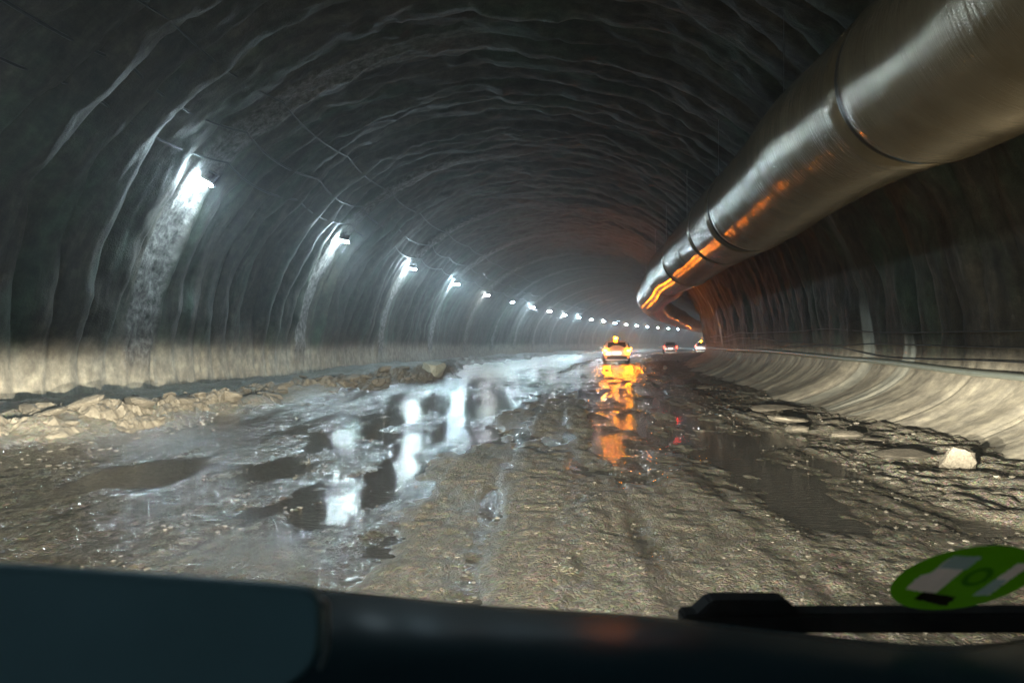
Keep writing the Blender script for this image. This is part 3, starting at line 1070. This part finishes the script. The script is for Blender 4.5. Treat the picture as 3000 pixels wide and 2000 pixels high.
def make_vehicle(kind, paint, label, cat, loc, rz, W=0.93, H=1.72, tail=G_RED, beacon=None, hazard=False, L=4.6):
    root = obj(kind, None, None, None, label=label, category=cat)
    root.location = loc
    root.rotation_euler = (0, 0, rz)
    belt = 1.06
    hr = H - 0.03
    wr = W * 0.80
    st = [(0.0, W * 0.93, 0.42, belt - 0.16, belt - 0.14, wr), (0.05, W * 0.97, 0.36, belt, belt + 0.02, wr),
          (0.14, W, 0.34, belt, belt + 0.16, wr), (0.42, W, 0.33, belt, hr - 0.03, wr), (0.9, W, 0.32, belt, hr, wr),
          (1.9, W, 0.32, belt, hr + 0.02, wr), (2.6, W, 0.32, belt - 0.01, hr - 0.04, wr * 0.97), (3.35, W * 0.99, 0.32, belt - 0.03, belt + 0.02, wr),
          (4.2, W * 0.96, 0.33, belt - 0.16, belt - 0.12, wr), (L, W * 0.82, 0.38, belt - 0.36, belt - 0.34, wr * 0.8)]
    loft_body('body', st, paint, root)
    quad('rear_window', ((-wr * 0.86, 0.135, belt + 0.10), (wr * 0.86, 0.135, belt + 0.10), (wr * 0.78, 0.385, hr - 0.10), (-wr * 0.78, 0.385, hr - 0.10)), M_GLASSD, root, 0.03)
    for sg in (-1, 1):
        w1, w2 = W * 0.965 * sg, (wr * 1.0) * sg
        for y0, y1 in ((0.62, 1.45), (1.55, 2.45)):
            quad('side_window', ((w1 * 0.985, y0, belt + 0.07), (w1 * 0.985, y1, belt + 0.07), (w2 * 1.06, y1 - 0.08, hr - 0.14), (w2 * 1.06, y0 + 0.06, hr - 0.14)), M_GLASSD, root, 0.03 * sg)
    quad('windscreen', ((-wr * 0.9, 3.25, belt + 0.06), (wr * 0.9, 3.25, belt + 0.06), (wr * 0.8, 2.72, hr - 0.12), (-wr * 0.8, 2.72, hr - 0.12)), M_GLASSD, root, -0.03)
    box('bumper', (W * 1.96, 0.24, 0.24), (0, -0.02, 0.50), M_PLASTIC, root, bevel=0.07, seg=3)
    box('bumper_skirt', (W * 1.7, 0.12, 0.10), (0, 0.04, 0.36), paint, root, bevel=0.03)
    box('tailgate_trim', (W * 1.1, 0.03, 0.035), (0, -0.022, 0.92), M_RIM, root, bevel=0.01)
    for sg in (-1, 1):
        box('tail_light', (0.26 if hazard else 0.15, 0.10, 0.17 if hazard else 0.34), (sg * (W - (0.14 if hazard else 0.07)), -0.035, belt - (0.09 if hazard else 0.06)), tail, root, bevel=0.035, seg=3)
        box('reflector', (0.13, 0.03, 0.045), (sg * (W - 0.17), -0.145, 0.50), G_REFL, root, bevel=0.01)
        m_ = box('wing_mirror', (0.20, 0.11, 0.15), (sg * (W + 0.13), 2.95, belt + 0.10), paint, root, bevel=0.04)
        if hazard and sg > 0:
            box('mirror_indicator', (0.11, 0.05, 0.07), (sg * (W + 0.17), 2.87, belt + 0.02), G_AMBERS, m_, bevel=0.015)
        for y in (0.86, 3.62):
            wl = obj('wheel', None, root)
            wl.location = (sg * (W - 0.12), y, 0.35)
            cyl('tyre', 0.35, 0.23, (0, 0, 0), M_TYRE, wl, bevel=0.04)
            cyl('rim', 0.225, 0.245, (0, 0, 0), M_RIM, wl, bevel=0.015)
        rl = tube_mesh('roof_rail', [(sg * wr * 0.86, y, H + (0.03 if 0.6 < y < 2.4 else -0.02)) for y in (0.5, 0.6, 1.0, 1.6, 2.2, 2.4, 2.5)], 0.016, 6)
        obj('roof_rail', rl, root, M_RIM)
        b2 = cyl('exhaust_pipe', 0.035, 0.16, (sg * 0.55, -0.02, 0.33), M_RIM, root, 'Y', 14)
    for sg in (-1, 1):
        hl_ = box('headlight', (0.30, 0.10, 0.16), (sg * (W - 0.26), L - 0.03, 0.72), M_CARLENS, root, bevel=0.03)
        lb_ = bpy.data.lights.new('car_beam', 'SPOT')
        lb_.energy = 9000
        lb_.color = (1.0, 0.93, 0.8)
        lb_.spot_size = math.radians(70)
        lb_.spot_blend = 0.9
        lb_.shadow_soft_size = 0.06
        lbo = bpy.data.objects.new('car_beam', lb_)
        C.objects.link(lbo)
        lbo.parent = root
        lbo.location = (sg * (W - 0.26), L + 0.12, 0.72)
        lbo.rotation_euler = (math.radians(84), 0, 0)
    box('number_plate', (0.52, 0.02, 0.12), (0, -0.045, 0.80), G_PLATE, root, bevel=0.006)
    box('high_brake_light', (0.3, 0.03, 0.03), (0, 0.37, hr + 0.0), M_PLASTIC, root, bevel=0.008)
    if beacon:
        bx, br = beacon
        b_ = cyl('beacon', br, br * 1.5, (bx, 1.2, H + br * 0.75 + 0.05), G_AMBERB, root, 'Z', 20, bevel=br * 0.3, cone=br * 0.8)
        cyl('beacon_base', br * 1.15, 0.06, (bx, 1.2, H + 0.03), M_PLASTIC, b_, 'Z', 20)
    return root


def road_place(px, d):
    """station and offset of a vehicle seen at px at a distance d"""
    p = at(px, 790, d)
    return p


def place_vehicle(kind, paint, label, cat, px, d, turn=0.0, **kw):
    p = at(px, 790, d)
    s = d
    return make_vehicle(kind, paint, label, cat, (p.x, p.y, 0.03), heading(s) + turn, **kw)


place_vehicle('escort_car', M_PAINTW, 'white car with blazing amber hazard lights and amber roof beacon, nearest ahead', 'car', 1417, 51.0, 0.05,
              W=0.93, H=1.66, tail=G_AMBER, beacon=(-0.05, 0.13), hazard=True)
place_vehicle('estate_car', M_PAINTS, 'silver car with red tail lights farther ahead, in the middle of the three', 'car', 1540, 100.0, 0.09, W=0.90, H=1.78)
place_vehicle('pickup_truck', M_PAINTS, 'farthest car at the right, with red tail lights and amber roof beacon', 'car', 1611, 118.0, 0.02, W=0.92, H=1.75, beacon=(-0.1, 0.12))

# ------------------------------------------------------------------ the car the picture is taken from
M_DASH = plain('dash_vinyl', (0.020, 0.042, 0.052), 0.26, spec=0.0016)
M_POD = plain('pod_vinyl', (0.12, 0.24, 0.28), 0.5, grain=0.0005)
M_COWL = plain('cowl_rubber', (0.012, 0.012, 0.014), 0.8, spec=0.2)
cabin = obj('car_cabin', None, None, None, label='dark dashboard and windscreen edge of the car the viewer sits in', category='car')


def build_dash():
    edge = [(-260, 1282), (-60, 1297), (300, 1318), (740, 1352), (1100, 1388), (1500, 1413), (1700, 1436), (1880, 1456), (2000, 1471),
            (2150, 1481), (2250, 1480), (2352, 1468), (2450, 1452), (2700, 1440)]
    ex = np.array([e[0] for e in edge], float)
    ey = np.array([e[1] for e in edge], float)
    cols = np.linspace(-260, 2700, 110)
    ys = np.interp(cols, ex, ey)
    ys = np.convolve(np.pad(ys, 3, mode='edge'), np.ones(7) / 7, 'valid')
    rows = [(0.99, 240), (0.965, 90), (0.955, 14), (0.94, 2), (0.92, 0), (0.86, 6), (0.78, 26), (0.70, 60), (0.62, 120), (0.55, 230), (0.50, 380), (0.47, 560)]
    V = []
    for d, dy in rows:
        for px, py in zip(cols, ys):
            # columns keep their place in the car: fan only mildly towards the viewer
            V.append(tuple(at(1176 + (px - 1176) * 0.92 / d * (0.55 + 0.45 * d / 0.92), py + dy, d)))
    return obj('dashboard', mesh_np('dashboard', V, grid_faces(len(rows), len(cols)), True), cabin, M_DASH)


build_dash()


def prism(name, pts, d0, d1, mat, parent, bev=0.0):
    """closed outline of picture points, extruded between two depths"""
    bm = bmesh.new()
    a = [bm.verts.new(at(px, py, d0)) for px, py in pts]
    back = CAMF * (d1 - d0)
    b = [bm.verts.new(v.co + back) for v in a]
    n = len(a)
    bm.faces.new(a)
    bm.faces.new(b[::-1])
    for i in range(n):
        bm.faces.new((a[i], b[i], b[(i + 1) % n], a[(i + 1) % n]))
    bmesh.ops.recalc_face_normals(bm, faces=bm.faces)
    if bev:
        bmesh.ops.bevel(bm, geom=bm.edges[:], offset=bev, segments=4, affect='EDGES')
    return obj(name, from_bm(name, bm, False), parent, mat)


pod = [(-300, 1286), (0, 1301), (300, 1320), (690, 1350), (722, 1362), (734, 1385), (735, 1440), (732, 1480), (724, 1512), (706, 1540), (680, 1562), (640, 1585), (560, 1610), (400, 1640), (-300, 1680)]
prism('instrument_pod', pod, 0.452, 0.462, M_POD, cabin, 0.002)
prism('pod_trim', [(728, 1378), (742, 1376), (752, 1392), (755, 1450), (752, 1500), (738, 1540), (727, 1540), (741, 1500), (744, 1450), (741, 1396)], 0.445, 0.451, plain('trim_strip', (0.16, 0.2, 0.21), 0.35), cabin, 0.001)
prism('windscreen_cowl', [(1570, 1413), (1610, 1410), (2500, 1408), (2500, 1456), (1900, 1456), (1570, 1450)], 1.06, 1.10, M_COWL, cabin, 0.004)
prism('wiper_cover', [(1600, 1413), (1634, 1382), (1648, 1379), (1800, 1379), (1815, 1383), (1842, 1413)], 1.055, 1.095, M_COWL, cabin, 0.003)

# windscreen: a slanted pane in front of the viewer
A0 = EYE + CAMF * 1.16 + Vector((0, 0, -0.50))
A1 = EYE + CAMF * 0.32 + Vector((0, 0, 0.31))
SLOPE = (A1 - A0)
bm = bmesh.new()
cols_ = 12
vv = []
for j in range(6):
    for i in range(cols_ + 1):
        t = i / cols_ * 2 - 1
        p = A0 + SLOPE * (j / 5) + CAMX * (t * 0.95 - 0.1) - CAMF * (0.16 * (t - 0.1) ** 4)
        vv.append(tuple(p))
M_GLASS = bpy.data.materials.new('windscreen_glass')
M_GLASS.use_nodes = True
nt = M_GLASS.node_tree
nt.nodes.clear()
tr = N(nt, 'ShaderNodeBsdfTransparent')
tr.inputs[0].default_value = (0.97, 0.99, 0.98, 1)
gl = N(nt, 'ShaderNodeBsdfGlossy')
gl.inputs['Roughness'].default_value = 0.02
fr = N(nt, 'ShaderNodeFresnel')
fr.inputs[0].default_value = 1.25
mx = N(nt, 'ShaderNodeMixShader')
nt.links.new(fr.outputs[0], mx.inputs[0])
nt.links.new(tr.outputs[0], mx.inputs[1])
nt.links.new(gl.outputs[0], mx.inputs[2])
om = N(nt, 'ShaderNodeOutputMaterial')
nt.links.new(mx.outputs[0], om.inputs[0])
obj('windscreen', mesh_np('windscreen', vv, grid_faces(6, cols_ + 1), True), cabin, M_GLASS)

# green round sticker on the inside of the pane
dirv = (at(2203, 1310, 1.0) - EYE)
nrm = CAMX.cross(SLOPE).normalized()
if nrm.dot(CAMF) > 0:
    nrm = -nrm
tt = (A0 - EYE).dot(nrm) / dirv.dot(nrm)
SC = EYE + dirv * tt + nrm * 0.012
SR = 157 / 1700 * tt


def trans(name, col, tl=0.6):
    m = bpy.data.materials.new(name)
    m.use_nodes = True
    nt = m.node_tree
    nt.nodes.clear()
    d = N(nt, 'ShaderNodeBsdfDiffuse')
    t_ = N(nt, 'ShaderNodeBsdfTranslucent')
    tc = N(nt, 'ShaderNodeTexCoord')
    c = mixc(nt, noise(nt, tc.outputs['Object'], 30, 4), tuple(v * 0.85 for v in col), tuple(min(1, v * 1.15) for v in col))
    nt.links.new(c, d.inputs[0])
    nt.links.new(c, t_.inputs[0])
    m_ = N(nt, 'ShaderNodeMixShader')
    m_.inputs[0].default_value = tl
    nt.links.new(d.outputs[0], m_.inputs[1])
    nt.links.new(t_.outputs[0], m_.inputs[2])
    o = N(nt, 'ShaderNodeOutputMaterial')
    nt.links.new(m_.outputs[0], o.inputs[0])
    return m


sticker = obj('windscreen_sticker', None, None, None, label='round green sticker with pale patches at the lower right of the windscreen', category='sticker')
sticker.matrix_world = Matrix.Translation(SC) @ Matrix((CAMX, SLOPE.normalized(), nrm)).transposed().to_4x4()
M_SG = trans('sticker_green', (0.09, 0.27, 0.005), 0.8)
M_SP = trans('sticker_pink', (0.62, 0.50, 0.44), 0.8)
M_SD = trans('sticker_dark', (0.02, 0.015, 0.01), 0.3)
M_SK = trans('sticker_deep_green', (0.04, 0.16, 0.005), 0.5)
M_SY = trans('sticker_grey', (0.26, 0.32, 0.30), 0.8)


PRINT = [([(-0.72, -0.30), (-0.68, 0.10), (-0.55, 0.22), (-0.47, 0.62), (-0.08, 0.62), (-0.22, -0.42), (-0.4, -0.40)], 1),
         ([(-0.50, 0.36), (-0.45, 0.70), (-0.03, 0.68), (-0.09, 0.30)], 4),
         ([(0.36, -0.52), (0.50, 0.20), (0.56, 0.50), (0.76, 0.45), (0.60, -0.50)], 1),
         ([(0.36, -0.52), (0.46, 0.0), (0.66, -0.02), (0.60, -0.50)], 4),
         ([(-0.48, -0.62), (-0.42, -0.38), (0.14, -0.56), (0.12, -0.88)], 2)]


def inside(x, y, poly):
    c = False
    for (x0, y0), (x1, y1) in zip(poly, poly[1:] + poly[:1]):
        if (y0 > y) != (y1 > y) and x < (x1 - x0) * (y - y0) / (y1 - y0) + x0:
            c = not c
    return c


def build_sticker():
    nr, na = 40, 120
    V = [(0, 0, 0)] + [(SR * i / nr * math.cos(2 * math.pi * j / na), SR * i / nr * math.sin(2 * math.pi * j / na), 0) for i in range(1, nr + 1) for j in range(na)]
    Fs, mi = [], []
    for i in range(nr):
        for j in range(na):
            k = (j + 1) % na
            if i == 0:
                Fs.append((0, 1 + j, 1 + k))
            else:
                a_, b_ = 1 + (i - 1) * na, 1 + i * na
                Fs.append((a_ + j, b_ + j, b_ + k, a_ + k))
            rr, aa = (i + 0.5) / nr, 2 * math.pi * (j + 0.5) / na
            x, y = rr * math.cos(aa), rr * math.sin(aa)
            m_ = 0
            for poly, idx in PRINT:
                if inside(x, y, poly):
                    m_ = idx
            e = ((x - 0.17) / 0.19) ** 2 + ((y - 0.08) / 0.29) ** 2
            if 0.36 < e < 1:
                m_ = 3
            mi.append(m_)
    me = bpy.data.meshes.new('printed_disc')
    me.from_pydata(V, [], Fs)
    for m_ in (M_SG, M_SP, M_SD, M_SK, M_SY):
        me.materials.append(m_)
    me.polygons.foreach_set('material_index', mi)
    o = obj('printed_disc', me, sticker)
    return o


build_sticker()

# headlamps of this car: real lamps 2 m ahead, below the line of sight
M_HLENS = glow('headlamp_lens', (1.0, 0.93, 0.8), 20.0)
HX, HY, HZ = (-1.05, 0.22), 1.72, 0.69
for hx in HX:
    h_ = cyl('headlight', 0.09, 0.14, (hx, HY - 0.09, HZ), M_PLASTIC, cabin, 'Y', 24, bevel=0.02)
    cyl('lens', 0.075, 0.01, (hx, HY - 0.012, HZ), M_HLENS, h_, 'Y', 24)
    li = bpy.data.lights.new('head_beam', 'SPOT')
    li.energy = HEAD_POWER
    li.color = (1.0, 0.90, 0.72)
    li.spot_size = math.radians(168)
    li.spot_blend = 0.35
    li.shadow_soft_size = 0.035
    li.use_nodes = True
    nt = li.node_tree
    nt.nodes.clear()
    tc = N(nt, 'ShaderNodeTexCoord')
    sp = N(nt, 'ShaderNodeSeparateXYZ')
    nt.links.new(tc.outputs['Normal'], sp.inputs[0])
    # local: -Z is the beam axis, Y is up. tangent of the angle below the horizon
    x_, y_, z_ = sp.outputs
    fw = math_(nt, 'MAXIMUM', math_(nt, 'ABSOLUTE', z_), 0.02)
    dn = math_(nt, 'MULTIPLY', y_, -1.0)          # sine below horizon
    on = N(nt, 'ShaderNodeMapRange', interpolation_type='SMOOTHSTEP')
    on.inputs['From Min'].default_value = -0.062
    on.inputs['From Max'].default_value = 0.012
    on.inputs['To Min'].default_value = 0.0025
    on.inputs['To Max'].default_value = 1.0
    nt.links.new(dn, on.inputs['Value'])
    fall = math_(nt, 'POWER', math_(nt, 'DIVIDE', 0.05, math_(nt, 'MAXIMUM', dn, 0.05)), 2.1)
    az = math_(nt, 'POWER', math_(nt, 'MULTIPLY_ADD', fw, 0.9, 0.1), 0.1)
    st_ = math_(nt, 'MULTIPLY', math_(nt, 'MULTIPLY', on.outputs[0], fall), az)
    em = N(nt, 'ShaderNodeEmission')
    nt.links.new(st_, em.inputs[1])
    lo_ = N(nt, 'ShaderNodeOutputLight')
    nt.links.new(em.outputs[0], lo_.inputs[0])
    lob = bpy.data.objects.new('head_beam', li)
    C.objects.link(lob)
    lob.location = (hx, HY + 0.03, HZ)
    lob.rotation_euler = (math.pi / 2, 0, 0)

# ------------------------------------------------------------------ haze
if HAZE > 0:
    bm = bmesh.new()
    bmesh.ops.create_cube(bm, size=1)
    hz = obj('haze', from_bm('haze', bm), None, None, kind='stuff')
    hz.scale = (150, 330, 13)
    hz.location = (40, 125, 4.8)
    m = bpy.data.materials.new('haze_air')
    m.use_nodes = True
    nt = m.node_tree
    nt.nodes.clear()
    v = N(nt, 'ShaderNodeVolumePrincipled')
    v.inputs['Color'].default_value = (0.85, 0.9, 0.92, 1)
    v.inputs['Density'].default_value = HAZE
    v.inputs['Anisotropy'].default_value = 0.78
    o_ = N(nt, 'ShaderNodeOutputMaterial')
    nt.links.new(v.outputs[0], o_.inputs['Volume'])
    hz.data.materials.append(m)
